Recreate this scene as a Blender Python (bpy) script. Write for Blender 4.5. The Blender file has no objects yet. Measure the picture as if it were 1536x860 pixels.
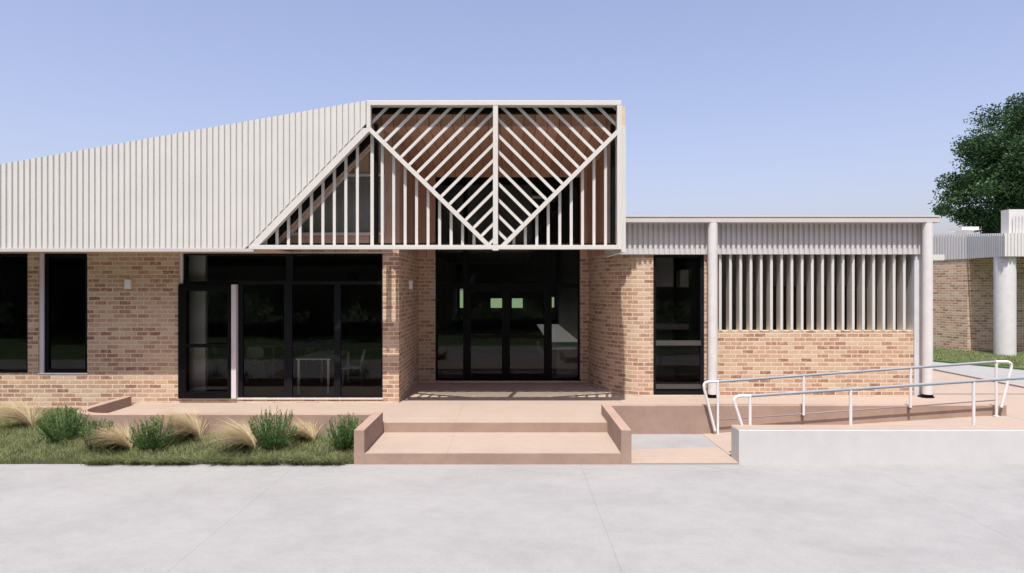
import bpy, bmesh, math, random
import numpy as np
from mathutils import Vector
random.seed(7); RNG = np.random.default_rng(11)
SC = bpy.context.scene; COL = SC.collection
EYE = 2.6; T = 0.325
def PX(px, Y): return (px-768)*Y/1000.0          # real-world X of something standing Y metres away
def PZ(py, Y): return EYE+(430-py)*Y/1000.0

# ------------------------------------------------------------------ materials
def new_mat(name):
    m = bpy.data.materials.new(name); m.use_nodes = True
    nt = m.node_tree; b = nt.nodes['Principled BSDF']
    return m, nt, b
def N(nt, t, **kw):
    n = nt.nodes.new(t)
    for k, v in kw.items():
        if k.startswith('i_'):
            key = k[2:]; key = int(key) if key.isdigit() else key.replace('_', ' ')
            n.inputs[key].default_value = v
        else: setattr(n, k, v)
    return n
def L(nt, a, b): nt.links.new(a, b)
def math_(nt, op, a, b=None, c=None):
    n = nt.nodes.new('ShaderNodeMath'); n.operation = op
    for i, v in enumerate((a, b, c)):
        if v is None: continue
        if isinstance(v, (int, float)): n.inputs[i].default_value = v
        else: L(nt, v, n.inputs[i])
    return n.outputs[0]
def mixc(nt, f, a, b, blend='MIX'):
    n = nt.nodes.new('ShaderNodeMix'); n.data_type = 'RGBA'; n.blend_type = blend
    for k, v in ((0, f), (6, a), (7, b)):
        if isinstance(v, (int, float)): n.inputs[k].default_value = v
        elif isinstance(v, tuple): n.inputs[k].default_value = v if len(v) == 4 else (*v, 1)
        else: L(nt, v, n.inputs[k])
    return n.outputs[2]
def ramp(nt, fac, stops, interp='LINEAR'):
    n = nt.nodes.new('ShaderNodeValToRGB'); n.color_ramp.interpolation = interp
    e = n.color_ramp.elements
    while len(e) < len(stops): e.new(0.5)
    for i, (p, c) in enumerate(stops):
        e[i].position = p; e[i].color = c if len(c) == 4 else (*c, 1)
    L(nt, fac, n.inputs[0]); return n.outputs[0]
def noise(nt, vec, scale, detail=4, rough=0.55):
    n = N(nt, 'ShaderNodeTexNoise'); n.inputs['Scale'].default_value = scale
    n.inputs['Detail'].default_value = detail; n.inputs['Roughness'].default_value = rough
    if vec is not None: L(nt, vec, n.inputs['Vector'])
    return n.outputs['Fac']
def position(nt): return N(nt, 'ShaderNodeNewGeometry').outputs['Position']
def bump(nt, b, h, strength=0.3, dist=0.01):
    n = N(nt, 'ShaderNodeBump'); n.inputs['Strength'].default_value = strength
    n.inputs['Distance'].default_value = dist
    L(nt, h, n.inputs['Height']); L(nt, n.outputs[0], b.inputs['Normal'])

def plain(name, col, rough=0.5, var=0.08, scale=3.0, metallic=0.0, bmp=0.0, bscale=60):
    m, nt, b = new_mat(name)
    p = position(nt)
    n1 = noise(nt, p, scale, 5)
    lo = tuple(c*(1-var) for c in col); hi = tuple(min(1, c*(1+var)) for c in col)
    L(nt, ramp(nt, n1, [(0.3, lo), (0.7, hi)]), b.inputs['Base Color'])
    b.inputs['Roughness'].default_value = rough; b.inputs['Metallic'].default_value = metallic
    if bmp: bump(nt, b, noise(nt, p, bscale, 6), bmp, 0.005)
    return m

def brick_mat(name, dark=0.0):
    m, nt, b = new_mat(name)
    uv = N(nt, 'ShaderNodeUVMap'); uv.uv_map = 'UVMap'
    nz = N(nt, 'ShaderNodeTexNoise'); nz.inputs['Scale'].default_value = 22; nz.inputs['Detail'].default_value = 4
    L(nt, uv.outputs[0], nz.inputs['Vector'])
    off = N(nt, 'ShaderNodeVectorMath', operation='MULTIPLY_ADD'); L(nt, nz.outputs['Color'], off.inputs[0])
    off.inputs[1].default_value = (0.022, 0.017, 0); L(nt, uv.outputs[0], off.inputs[2])
    sp = N(nt, 'ShaderNodeSeparateXYZ'); L(nt, off.outputs[0], sp.inputs[0])
    rowf = math_(nt, 'DIVIDE', math_(nt, 'SUBTRACT', sp.outputs[1], 0.008), 0.086)
    row = math_(nt, 'FLOOR', rowf); fy = math_(nt, 'FRACT', rowf)
    w0 = N(nt, 'ShaderNodeTexWhiteNoise', noise_dimensions='1D'); L(nt, row, w0.inputs['W'])
    uf = math_(nt, 'ADD', math_(nt, 'DIVIDE', sp.outputs[0], 0.24),
               math_(nt, 'ADD', math_(nt, 'MULTIPLY', math_(nt, 'MODULO', row, 2.0), 0.5), math_(nt, 'MULTIPLY', w0.outputs['Value'], 0.12)))
    c = math_(nt, 'FLOOR', uf); fx = math_(nt, 'FRACT', uf)
    cv = N(nt, 'ShaderNodeCombineXYZ'); L(nt, c, cv.inputs[0]); L(nt, row, cv.inputs[1])
    w1 = N(nt, 'ShaderNodeTexWhiteNoise', noise_dimensions='2D'); L(nt, cv.outputs[0], w1.inputs['Vector'])
    cv2 = N(nt, 'ShaderNodeVectorMath', operation='ADD'); L(nt, cv.outputs[0], cv2.inputs[0]); cv2.inputs[1].default_value = (37.3, 11.1, 0)
    w2 = N(nt, 'ShaderNodeTexWhiteNoise', noise_dimensions='2D'); L(nt, cv2.outputs[0], w2.inputs['Vector'])
    bc = ramp(nt, w1.outputs['Value'], [(0.0, (.55, .42, .295)), (0.22, (.50, .355, .235)), (0.44, (.455, .29, .19)),
                                        (0.66, (.405, .232, .152)), (0.87, (.34, .178, .12)), (1.0, (.25, .12, .084))])
    # mottling within a brick
    mo = noise(nt, uv.outputs[0], 11, 6, 0.7)
    bc = mixc(nt, ramp(nt, mo, [(0.50, (0, 0, 0)), (0.66, (.75, .75, .75))]), bc, (.56, .43, .305))
    bc = mixc(nt, 0.35, bc, ramp(nt, noise(nt, uv.outputs[0], 1.1, 3), [(0.3, (.80, .78, .78)), (0.7, (1.0, 1.0, 1.0))]), 'MULTIPLY')
    # mortar: pale, bag-washed, edges uneven
    en = noise(nt, uv.outputs[0], 60, 3)
    gy = math_(nt, 'MULTIPLY', math_(nt, 'SUBTRACT', 0.5, math_(nt, 'ABSOLUTE', math_(nt, 'SUBTRACT', fy, 0.5))), 0.086)
    gx = math_(nt, 'MULTIPLY', math_(nt, 'SUBTRACT', 0.5, math_(nt, 'ABSOLUTE', math_(nt, 'SUBTRACT', fx, 0.5))), 0.24)
    g = math_(nt, 'MINIMUM', gx, gy)
    lim = math_(nt, 'MULTIPLY_ADD', en, 0.012, 0.0035)
    mk = N(nt, 'ShaderNodeMapRange'); mk.interpolation_type = 'SMOOTHSTEP'
    L(nt, math_(nt, 'SUBTRACT', g, lim), mk.inputs[0]); mk.inputs[1].default_value = -0.0015; mk.inputs[2].default_value = 0.0025
    full = mixc(nt, mk.outputs[0], (.60, .495, .38), bc)
    L(nt, full, b.inputs['Base Color']); b.inputs['Roughness'].default_value = 0.9
    h = math_(nt, 'ADD', mk.outputs[0], math_(nt, 'MULTIPLY', mo, 0.5))
    bump(nt, b, h, 0.5, 0.006)
    return m

def board_mat(name, col, period, off=0.0):
    """vertical boards with dark grooves, along UV u"""
    m, nt, b = new_mat(name)
    uv = N(nt, 'ShaderNodeUVMap'); uv.uv_map = 'UVMap'
    sp = N(nt, 'ShaderNodeSeparateXYZ'); L(nt, uv.outputs[0], sp.inputs[0])
    uf = math_(nt, 'DIVIDE', math_(nt, 'ADD', sp.outputs[0], off), period)
    fx = math_(nt, 'FRACT', uf); c = math_(nt, 'FLOOR', uf)
    w = N(nt, 'ShaderNodeTexWhiteNoise', noise_dimensions='1D'); L(nt, c, w.inputs['W'])
    base = ramp(nt, w.outputs['Value'], [(0, tuple(x*0.8 for x in col)), (1, tuple(x*1.2 for x in col))])
    mp = N(nt, 'ShaderNodeMapping'); mp.inputs['Scale'].default_value = (40, 2.5, 1); L(nt, uv.outputs[0], mp.inputs[0])
    gr = noise(nt, mp.outputs[0], 1.0, 6, 0.6)
    base = mixc(nt, 0.6, base, ramp(nt, gr, [(0.3, (.62, .58, .55)), (0.7, (1, 1, 1))]), 'MULTIPLY')
    d = math_(nt, 'MULTIPLY', math_(nt, 'SUBTRACT', 0.5, math_(nt, 'ABSOLUTE', math_(nt, 'SUBTRACT', fx, 0.5))), period)
    mk = N(nt, 'ShaderNodeMapRange'); L(nt, d, mk.inputs[0]); mk.inputs[1].default_value = 0.003; mk.inputs[2].default_value = 0.008
    L(nt, mixc(nt, mk.outputs[0], tuple(x*0.12 for x in col), base), b.inputs['Base Color'])
    b.inputs['Roughness'].default_value = 0.6
    bump(nt, b, mk.outputs[0], 0.6, 0.008)
    return m

def concrete_mat(name, col, joints=None, stain=0.12, streak=False, fine=0.05, yj=None):
    m, nt, b = new_mat(name)
    p = position(nt)
    mp = N(nt, 'ShaderNodeMapping'); L(nt, p, mp.inputs[0])
    if streak: mp.inputs['Scale'].default_value = (0.9, 1.15, 1); mp.inputs['Rotation'].default_value = (0, 0, .6)
    n1 = noise(nt, mp.outputs[0], 0.9, 8, 0.62)
    n2 = noise(nt, p, 28, 6, 0.7)
    n3 = noise(nt, mp.outputs[0], 5.0, 5, 0.6)
    s = lambda k: tuple(min(1, x*k) for x in col)
    c = ramp(nt, n1, [(0.28, s(1-stain)), (0.5, s(1.0)), (0.72, s(1+stain*0.6))])
    c = mixc(nt, 1.0, c, ramp(nt, n3, [(0.35, (1-stain*.6,)*3), (0.6, (1, 1, 1))]), 'MULTIPLY')
    c = mixc(nt, 1.0, c, ramp(nt, n2, [(0.3, (1-fine*2,)*3), (0.6, (1, 1, 1))]), 'MULTIPLY')
    h = n2
    if joints:
        sp = N(nt, 'ShaderNodeSeparateXYZ'); L(nt, p, sp.inputs[0])
        period, off = joints
        fx = math_(nt, 'FRACT', math_(nt, 'DIVIDE', math_(nt, 'SUBTRACT', sp.outputs[0], off-period*0.5), period))
        d = math_(nt, 'MULTIPLY', math_(nt, 'ABSOLUTE', math_(nt, 'SUBTRACT', fx, 0.5)), period)
        if yj:
            fy = math_(nt, 'FRACT', math_(nt, 'DIVIDE', math_(nt, 'SUBTRACT', sp.outputs[1], yj[1]-yj[0]*0.5), yj[0]))
            d = math_(nt, 'MINIMUM', d, math_(nt, 'MULTIPLY', math_(nt, 'ABSOLUTE', math_(nt, 'SUBTRACT', fy, 0.5)), yj[0]))
        mk = N(nt, 'ShaderNodeMapRange'); L(nt, d, mk.inputs[0]); mk.inputs[1].default_value = 0.003; mk.inputs[2].default_value = 0.007
        c = mixc(nt, mk.outputs[0], mixc(nt, 0.28, c, tuple(x*0.3 for x in col)), c)
    L(nt, c, b.inputs['Base Color']); b.inputs['Roughness'].default_value = 0.85
    bump(nt, b, h, 0.25, 0.004)
    return m

def leaf_mat(name, stops, rough=0.55, pos_scale=1.2, trans=0.25):
    m, nt, b = new_mat(name)
    g = N(nt, 'ShaderNodeNewGeometry')
    n1 = noise(nt, g.outputs['Position'], pos_scale, 3)
    f = math_(nt, 'ADD', math_(nt, 'MULTIPLY', g.outputs['Random Per Island'], 0.6), math_(nt, 'MULTIPLY', n1, 0.4))
    c = ramp(nt, f, stops)
    L(nt, c, b.inputs['Base Color']); b.inputs['Roughness'].default_value = rough
    if trans:
        t = N(nt, 'ShaderNodeBsdfTranslucent'); L(nt, c, t.inputs['Color'])
        mx = N(nt, 'ShaderNodeMixShader'); mx.inputs[0].default_value = trans
        L(nt, b.outputs[0], mx.inputs[1]); L(nt, t.outputs[0], mx.inputs[2])
        L(nt, mx.outputs[0], nt.nodes['Material Output'].inputs[0])
    return m

def glass_mat(name, tint, refl=1.0):
    m, nt, b = new_mat(name); nt.nodes.remove(b)
    tr = N(nt, 'ShaderNodeBsdfTransparent'); tr.inputs[0].default_value = (*tint, 1)
    gl = N(nt, 'ShaderNodeBsdfGlossy'); gl.inputs['Roughness'].default_value = 0.02; gl.inputs[0].default_value = (refl, refl, refl, 1)
    fr = N(nt, 'ShaderNodeFresnel'); fr.inputs[0].default_value = 1.5
    mx = N(nt, 'ShaderNodeMixShader'); L(nt, fr.outputs[0], mx.inputs[0])
    L(nt, tr.outputs[0], mx.inputs[1]); L(nt, gl.outputs[0], mx.inputs[2])
    L(nt, mx.outputs[0], nt.nodes['Material Output'].inputs[0])
    return m

M = {}
M['brick'] = brick_mat('brick')
M['clad'] = plain('white_cladding', (.59, .575, .548), 0.45, 0.03, 1.5)
M['fascia'] = plain('fascia_cladding', (.52, .505, .50), 0.45, 0.03, 1.5)
M['white'] = plain('white_steel', (0.561, 0.557, 0.535), 0.4, 0.03, 2)
M['slat'] = plain('slat_paint', (.595, .57, .53), 0.42, 0.03, 4)
M['trim'] = plain('trim_paint', (.48, .44, .425), 0.5, 0.05, 2)
M['reveal'] = plain('reveal_paint', (.62, .58, .60), 0.45, 0.04, 2)
M['render'] = plain('white_render', (.60, .585, .575), 0.8, 0.06, 6, bmp=0.2)
M['midrail'] = plain('grey_rail', (.06, .057, .055), 0.5, 0.05, 3)
M['fin'] = plain('fin_paint', (.56, .525, .47), 0.5, 0.03, 3)
M['render_end'] = plain('grey_render', (.56, .56, .57), 0.8, 0.05, 6, bmp=0.15)
M['black'] = plain('black_frame', (.004, .004, .005), 0.4, 0.1, 3)
M['dgrey'] = plain('charcoal_frame', (.010, .010, .013), 0.45, 0.1, 3)
M['steelshade'] = plain('steel_and_shade_black', (.005, .005, .005), 0.5, 0.1, 3)
M['board'] = board_mat('timber_board', (.60, .35, .25), 0.225)
M['board2'] = board_mat('timber_board_pale', (.52, .34, .26), 0.225, 0.1)
M['rake'] = plain('pale_timber', (.66, .49, .40), 0.6, 0.1, 5)
M['tan'] = plain('beige_timber', (.62, .48, .33), 0.6, 0.05, 5)
M['glass'] = glass_mat('tinted_glass', (.86, .88, .87), .7)
for k_ in ('black', 'dgrey', 'steelshade'): M[k_].node_tree.nodes['Principled BSDF'].inputs['Specular IOR Level'].default_value = .12
M['glass_hi'] = glass_mat('clear_glass', (.92, .92, .92), .6)
M['pave'] = concrete_mat('salmon_paving', (.335, .262, .212), joints=(5.4, -.95), stain=0.07, fine=0.03)
M['pinkcon'] = concrete_mat('pink_concrete', (0.340, 0.234, 0.183), stain=0.16, fine=0.04)
M['drive'] = concrete_mat('pale_concrete', (.268, .264, .260), joints=(4.14, 1.0), stain=0.11, streak=True)
M['path'] = concrete_mat('path_concrete', (0.281, 0.277, 0.273), stain=0.08)
M['wallcon'] = concrete_mat('white_concrete', (.54, .53, .525), stain=0.07, fine=0.02)
M['galv'] = plain('handrail_white', (.66, .655, .65), 0.32, 0.03, 5)
M['rail'] = plain('handrail_grey', (.24, .265, .29), 0.35, 0.05, 5)
M['kerbrail'] = plain('kerb_rail_grey', (.20, .17, .17), 0.5, 0.05, 5)
M['soil'] = plain('soil', (.045, .05, .022), 0.95, 0.3, 9, bmp=0.5, bscale=30)
M['ground'] = plain('ground_grass', (.055, .10, .028), 0.95, 0.25, 0.6)
M['grass'] = leaf_mat('grass_blade', [(0.15, (.14, .165, .065)), (0.45, (.22, .25, .105)), (0.75, (.30, .325, .155)), (1, (.42, .42, .24))], 0.6, 1.6, 0.3)
M['shrub'] = leaf_mat('shrub_leaf', [(0.1, (.035, .085, .025)), (0.5, (.085, .175, .05)), (0.9, (.17, .28, .09))], 0.5, 6, 0.25)
M['tuft'] = leaf_mat('straw_blade', [(0.1, (.28, .21, .11)), (0.5, (.48, .38, .225)), (1, (.68, .57, .38))], 0.7, 8, 0.3)
M['treeleaf'] = leaf_mat('tree_leaf', [(0.1, (.013, .034, .013)), (0.5, (.027, .064, .022)), (0.9, (.060, .120, .036))], 0.5, 0.35, 0.2)
M['bark'] = plain('bark', (.10, .075, .055), 0.9, 0.3, 5, bmp=0.6, bscale=14)
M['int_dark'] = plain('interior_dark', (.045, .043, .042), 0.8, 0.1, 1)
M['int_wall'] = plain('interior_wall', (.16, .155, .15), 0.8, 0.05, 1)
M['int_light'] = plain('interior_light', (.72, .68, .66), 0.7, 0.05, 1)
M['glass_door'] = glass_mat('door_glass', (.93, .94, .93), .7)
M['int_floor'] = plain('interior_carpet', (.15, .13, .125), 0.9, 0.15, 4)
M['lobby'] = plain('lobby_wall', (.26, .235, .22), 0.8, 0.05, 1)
M['maroon'] = plain('maroon_door', (.07, .016, .016), 0.5, 0.1, 2)
M['laminate'] = plain('white_laminate', (.82, .82, .80), 0.35, 0.03, 3)
M['chairshell'] = plain('grey_shell', (.86, .86, .84), 0.5, 0.05, 4)
M['chrome'] = plain('steel_leg', (.45, .45, .46), 0.3, 0.03, 4, metallic=0.6)
M['lightbody'] = plain('light_fitting', (.75, .74, .75), 0.4, 0.02, 4)

for k_ in ('treeleaf', 'shrub', 'grass'):
    M[k_].node_tree.nodes['Principled BSDF'].inputs['Specular IOR Level'].default_value = .2
# ------------------------------------------------------------------ mesh building
class MB:
    def __init__(s): s.v = []; s.f = []; s.uv = {}
    def quad(s, pts, uvs=None):
        i = len(s.v); s.v += [tuple(p) for p in pts]; s.f.append(tuple(range(i, i+len(pts))))
        if uvs: s.uv[len(s.f)-1] = uvs
    def box(s, x0, x1, y0, y1, z0, z1, skip=''):
        i = len(s.v)
        s.v += [(x0,y0,z0),(x1,y0,z0),(x1,y1,z0),(x0,y1,z0),(x0,y0,z1),(x1,y0,z1),(x1,y1,z1),(x0,y1,z1)]
        for f in ((0,3,2,1),(4,5,6,7),(0,1,5,4),(1,2,6,5),(2,3,7,6),(3,0,4,7)): s.f.append(tuple(i+k for k in f))
        return s
    def prism(s, poly, y0, y1):
        """poly in (x,z), extruded in y"""
        a = sum(poly[k][0]*poly[(k+1) % len(poly)][1]-poly[(k+1) % len(poly)][0]*poly[k][1] for k in range(len(poly)))
        if a < 0: poly = poly[::-1]
        n = len(poly); i = len(s.v)
        s.v += [(x, y0, z) for x, z in poly]+[(x, y1, z) for x, z in poly]
        s.f.append(tuple(i+k for k in range(n))); s.f.append(tuple(i+n+k for k in reversed(range(n))))
        for k in range(n):
            k2 = (k+1) % n; s.f.append((i+k, i+n+k, i+n+k2, i+k2))
        return s
    def slab(s, poly, z0, z1):
        """poly in (x,y), extruded in z"""
        a = sum(poly[k][0]*poly[(k+1) % len(poly)][1]-poly[(k+1) % len(poly)][0]*poly[k][1] for k in range(len(poly)))
        if a < 0: poly = poly[::-1]
        n = len(poly); i = len(s.v)
        s.v += [(x, y, z0) for x, y in poly]+[(x, y, z1) for x, y in poly]
        s.f.append(tuple(i+k for k in reversed(range(n)))); s.f.append(tuple(i+n+k for k in range(n)))
        for k in range(n):
            k2 = (k+1) % n; s.f.append((i+k, i+k2, i+n+k2, i+n+k))
        return s
    def tube(s, pts, r, n=10, cap=True):
        pts = [Vector(p) for p in pts]; rs = r if isinstance(r, (list, tuple)) else [r]*len(pts)
        i = len(s.v); ref = None
        for k, p in enumerate(pts):
            if k == 0: t = pts[1]-pts[0]
            elif k == len(pts)-1: t = pts[-1]-pts[-2]
            else: t = (pts[k+1]-p).normalized()+(p-pts[k-1]).normalized()
            t.normalize()
            if ref is None: ref = Vector((0, 1, 0)) if abs(t.y) < 0.9 else Vector((1, 0, 0))
            a = t.cross(ref).normalized(); b = t.cross(a).normalized(); ref = a.cross(t).normalized() if False else ref
            for j in range(n):
                q = p+(a*math.cos(2*math.pi*j/n)+b*math.sin(2*math.pi*j/n))*rs[k]; s.v.append(tuple(q))
        for k in range(len(pts)-1):
            for j in range(n):
                j2 = (j+1) % n; s.f.append((i+k*n+j, i+k*n+j2, i+(k+1)*n+j2, i+(k+1)*n+j))
        if cap:
            s.f.append(tuple(i+j for j in reversed(range(n)))); s.f.append(tuple(i+(len(pts)-1)*n+j for j in range(n)))
        return s
    def build(s, name, mat, parent=None, smooth=False, bevel=0.0, loc=None):
        off = Vector((0, 0, 0))
        if parent is not None:
            q = parent
            while q is not None: off += q.location; q = q.parent
        if loc is not None: off = off+Vector(loc) if parent is None else off
        me = bpy.data.meshes.new(name)
        me.from_pydata([(x-off.x, y-off.y, z-off.z) for x, y, z in s.v], [], s.f)
        me.update()
        uvl = me.uv_layers.new(name='UVMap')
        co = me.vertices
        for pi, p in enumerate(me.polygons):
            n = p.normal; cu = s.uv.get(pi)
            for k, li in enumerate(p.loop_indices):
                c = co[me.loops[li].vertex_index].co+off
                if cu: uvl.data[li].uv = cu[k]
                elif abs(n.z) > 0.7: uvl.data[li].uv = (c.x, c.y)
                elif abs(n.x) > 0.7: uvl.data[li].uv = (c.y, c.z)
                else: uvl.data[li].uv = (c.x, c.z)
        if smooth:
            for p in me.polygons: p.use_smooth = True
        o = bpy.data.objects.new(name, me); COL.objects.link(o)
        me.materials.append(M[mat] if isinstance(mat, str) else mat)
        if parent is not None: o.parent = parent
        elif loc is not None: o.location = loc
        if bevel:
            bv = o.modifiers.new('bevel', 'BEVEL'); bv.width = bevel; bv.segments = 2; bv.limit_method = 'ANGLE'; bv.angle_limit = 0.6
        return o
def smooth_by_angle(o, ang=40):
    bm = bmesh.new(); bm.from_mesh(o.data)
    for f in bm.faces: f.smooth = True
    for e in bm.edges:
        if len(e.link_faces) == 2 and e.calc_face_angle(0) > math.radians(ang): e.smooth = False
    bm.to_mesh(o.data); bm.free()
def thing(name, label, cat, loc=(0, 0, 0), group=None):
    o = bpy.data.objects.new(name, None); COL.objects.link(o); o.location = loc
    return tag(o, label, cat, group)
def tag(o, label, cat, group=None):
    o['label'] = label; o['category'] = cat
    if group: o['group'] = group
    return o
def struct(o): o['kind'] = 'structure'; return o
def stuff(o, label=None, cat=None):
    o['kind'] = 'stuff'
    if label: o['label'] = label
    if cat: o['category'] = cat
    return o
def copy_tree(o, parent=None):
    c = o.copy(); COL.objects.link(c); c.parent = parent
    for ch in [k for k in bpy.data.objects if k.parent == o]: copy_tree(ch, c)
    return c

def wall_grid(mb, x0, x1, z0, z1, y0, y1, holes, axis='x'):
    """wall slab with rectangular holes, no inner faces"""
    xs = sorted({x0, x1, *[h[0] for h in holes], *[h[1] for h in holes]}); xs = [x for x in xs if x0 <= x <= x1]
    zs = sorted({z0, z1, *[h[2] for h in holes], *[h[3] for h in holes]}); zs = [z for z in zs if z0 <= z <= z1]
    def solid(i, j):
        if i < 0 or j < 0 or i >= len(xs)-1 or j >= len(zs)-1: return False
        cx = (xs[i]+xs[i+1])/2; cz = (zs[j]+zs[j+1])/2
        return not any(h[0] < cx < h[1] and h[2] < cz < h[3] for h in holes)
    for i in range(len(xs)-1):
        for j in range(len(zs)-1):
            if not solid(i, j): continue
            a, b, c, d = xs[i], xs[i+1], zs[j], zs[j+1]
            mb.quad([(a,y0,c),(b,y0,c),(b,y0,d),(a,y0,d)])
            mb.quad([(b,y1,c),(a,y1,c),(a,y1,d),(b,y1,d)])
            if not solid(i-1, j): mb.quad([(a,y1,c),(a,y0,c),(a,y0,d),(a,y1,d)])
            if not solid(i+1, j): mb.quad([(b,y0,c),(b,y1,c),(b,y1,d),(b,y0,d)])
            if not solid(i, j-1): mb.quad([(a,y1,c),(b,y1,c),(b,y0,c),(a,y0,c)])
            if not solid(i, j+1): mb.quad([(a,y0,d),(b,y0,d),(b,y1,d),(a,y1,d)])
    return mb

def ribs(mb, x0, x1, y, top, bot, pitch=0.107, groove=0.034, breaks=(), depth_axis=False, sgn=1, g0=.062, g1=.071, g2=.098):
    prof = [(0, 0), (g0, 0), (g1, groove), (g2, groove), (pitch, 0)]
    xs = []
    k = 0
    while x0+k*pitch < x1:
        for dx, dy in prof[:-1]:
            if x0+k*pitch+dx < x1: xs.append((x0+k*pitch+dx, dy))
        k += 1
    xs.append((x1, 0))
    for i in range(len(xs)-1):
        (a, da), (b, db) = xs[i], xs[i+1]
        ta, tb, ba, bb = top(a), top(b), bot(a), bot(b)
        if ta <= ba and tb <= bb: continue
        ta = max(ta, ba); tb = max(tb, bb)
        if depth_axis:   # runs along y on plane x = y-arg
            mb.quad([(y+sgn*da, a, ba), (y+sgn*db, b, bb), (y+sgn*db, b, tb), (y+sgn*da, a, ta)][::(-1 if sgn > 0 else 1)])
        else:
            mb.quad([(a, y+da, ba), (b, y+db, bb), (b, y+db, tb), (a, y+da, ta)])
    return mb

# ------------------------------------------------------------------ ground and paving
mb = MB(); mb.quad([(-400, -400, -.03), (400, -400, -.03), (400, 400, -.03), (-400, 400, -.03)])
struct(mb.build('ground', 'ground'))
mb = MB()
mb.slab([(-60, 2.5), (60, 2.5), (60, 12.2), (1.60, 12.2), (1.60, 9.755), (-60, 9.755)], -.3, 0.0)
struct(mb.build('driveway', 'drive'))
mb = MB(); mb.slab([(1.745, 9.745), (3.32, 9.745), (3.32, 10.75), (1.745, 10.55)], 0.002, 0.018)
struct(mb.build('crossing_pad', 'pave'))

YL, YR, YB = 13.06, 13.83, 15.8
# terrace
mb = MB(); mb.slab([(-7.3, 11.0), (-2.2, 11.0), (-2.2, 11.15), (1.62, 11.15), (1.62, 11.85), (8.71, 11.85), (8.71, 14.06), (8.3, 14.06), (8.3, 16.5), (-7.3, 16.5)], 0.0, T)
struct(mb.build('terrace', 'pave'))
mb = MB(); mb.slab([(8.71, 11.74), (8.71, 14.06), (11.35, 14.06), (11.35, 9.9), (8.71, 9.9)], 0.0, T-.004)
mb.slab([(8.31, 14.062), (8.31, 18.3), (11.35, 18.3), (11.35, 14.062)], 0.0, T+.018)
mb.slab([(11.35, 9.9), (30, 9.9), (30, 12.6), (11.35, 14.0)], 0.0, T-.008)
struct(mb.build('paved_path', 'pave'))
mb = MB(); mb.slab([(11.56, 14.0), (11.56, 24), (11.9, 30), (13, 30), (12.6, 20.2), (13.86, 18.05), (15.5, 16.0), (22, 14), (22, 12.2), (16, 12.6)], 0.0, T+.01)
mb.slab([(5, 18.3), (5, 30), (11.35, 30), (11.35, 18.3)], 0.0, T-.01)
struct(mb.build('concrete_path', 'path'))
mb = MB(); mb.slab([(11.35, 14.0), (11.56, 14.0), (11.56, 19.5), (11.35, 19.5)], 0.0, T+.055)
struct(mb.build('path_kerb', plain('mauve_concrete', (.30, .255, .245), 0.8, 0.05)))
# steps
mb = MB(); mb.box(-2.157, 1.592, 9.75, 11.148, -.05, .1625)
o = struct(mb.build('steps', 'pave'))
# front faces of the steps are the darker pink concrete
mb = MB(); mb.box(-2.157, 1.592, 9.738, 9.752, -.05, .1595); mb.box(-2.2, 1.62, 11.138, 11.152, .1, .3225)
struct(mb.build('step_riser', 'pinkcon'))

# cheek walls and kerb walls -------------------------------------------------
def cap_wall(name, path, w, z0, z1, label, cat):
    """low wall along a path: (x,y) centre line"""
    n = len(path); lft = []; rgt = []
    for k in range(n):
        p = Vector(path[k])
        if k == 0: t = Vector(path[1])-p
        elif k == n-1: t = p-Vector(path[k-1])
        else:
            t = (Vector(path[k+1])-p).normalized()+(p-Vector(path[k-1])).normalized()
        t.normalize(); nrm = Vector((-t.y, t.x))
        if 0 < k < n-1:
            t1 = (p-Vector(path[k-1])).normalized(); sc = 1/max(0.5, t.dot(t1))
        else: sc = 1
        lft.append(p+nrm*w/2*sc); rgt.append(p-nrm*w/2*sc)
    mb = MB(); mb.slab([tuple(q) for q in rgt+lft[::-1]], z0, z1)
    c = Vector(path[n//2])
    o = mb.build(name, 'pinkcon', loc=(c.x, c.y, max(z0, 0)), bevel=0.006); tag(o, label, cat); return o
KT = 0.504
cw = 0.153
cap_wall('step_wall', [(-2.233, 9.735), (-2.233, 11.145)], cw, -.05, KT, 'short pink concrete wall on the left side of the entry steps, beside the planting', 'low wall')
pth = [(-2.312, 10.975)]+[(-6.75, 10.975)]
R = 0.6
for k in range(1, 13):
    a = k/12*math.pi/2
    pth.append((-6.75-R*math.sin(a), 10.975+R-R*math.cos(a)))
pth += [(-7.35, 12.75)]
cap_wall('kerb_wall', pth, 0.15, -.05, KT, 'long low pink concrete kerb wall with a curved end behind the planting bed', 'low wall')
cap_wall('kerb_wall', [(1.669, 9.735), (1.669, 11.815), (8.71, 11.815)], cw, -.05, KT, 'low pink concrete wall turning the corner from the right of the steps along the ramp', 'low wall')

# ramp and its white concrete front wall
mb = MB()
mb.prism([(3.35, .006), (8.3, T-.002), (8.71, T-.002), (8.71, -.1), (3.35, -.1)], 10.1, 11.735)
struct(mb.build('ramp', 'pave'))
mb = MB(); mb.box(3.32, 16.0, 9.75, 10.1, -.05, .50)
o = mb.build('ramp_wall', 'wallcon', loc=(6, 9.9, 0), bevel=0.008); tag(o, 'long white concrete wall in front of the ramp, along the driveway', 'low wall')
mb = MB(); mb.box(3.325, 16.0, 9.765, 10.1, .500, .506)
mb.build('wall_top', 'pave', o)
mb = MB(); mb.box(8.712, 16, 10.1, 11.738, .0, T+.0); mb.box(8.712, 16, 10.102, 10.9, T, .50)
struct(mb.build('ramp_landing', 'pave'))

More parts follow.
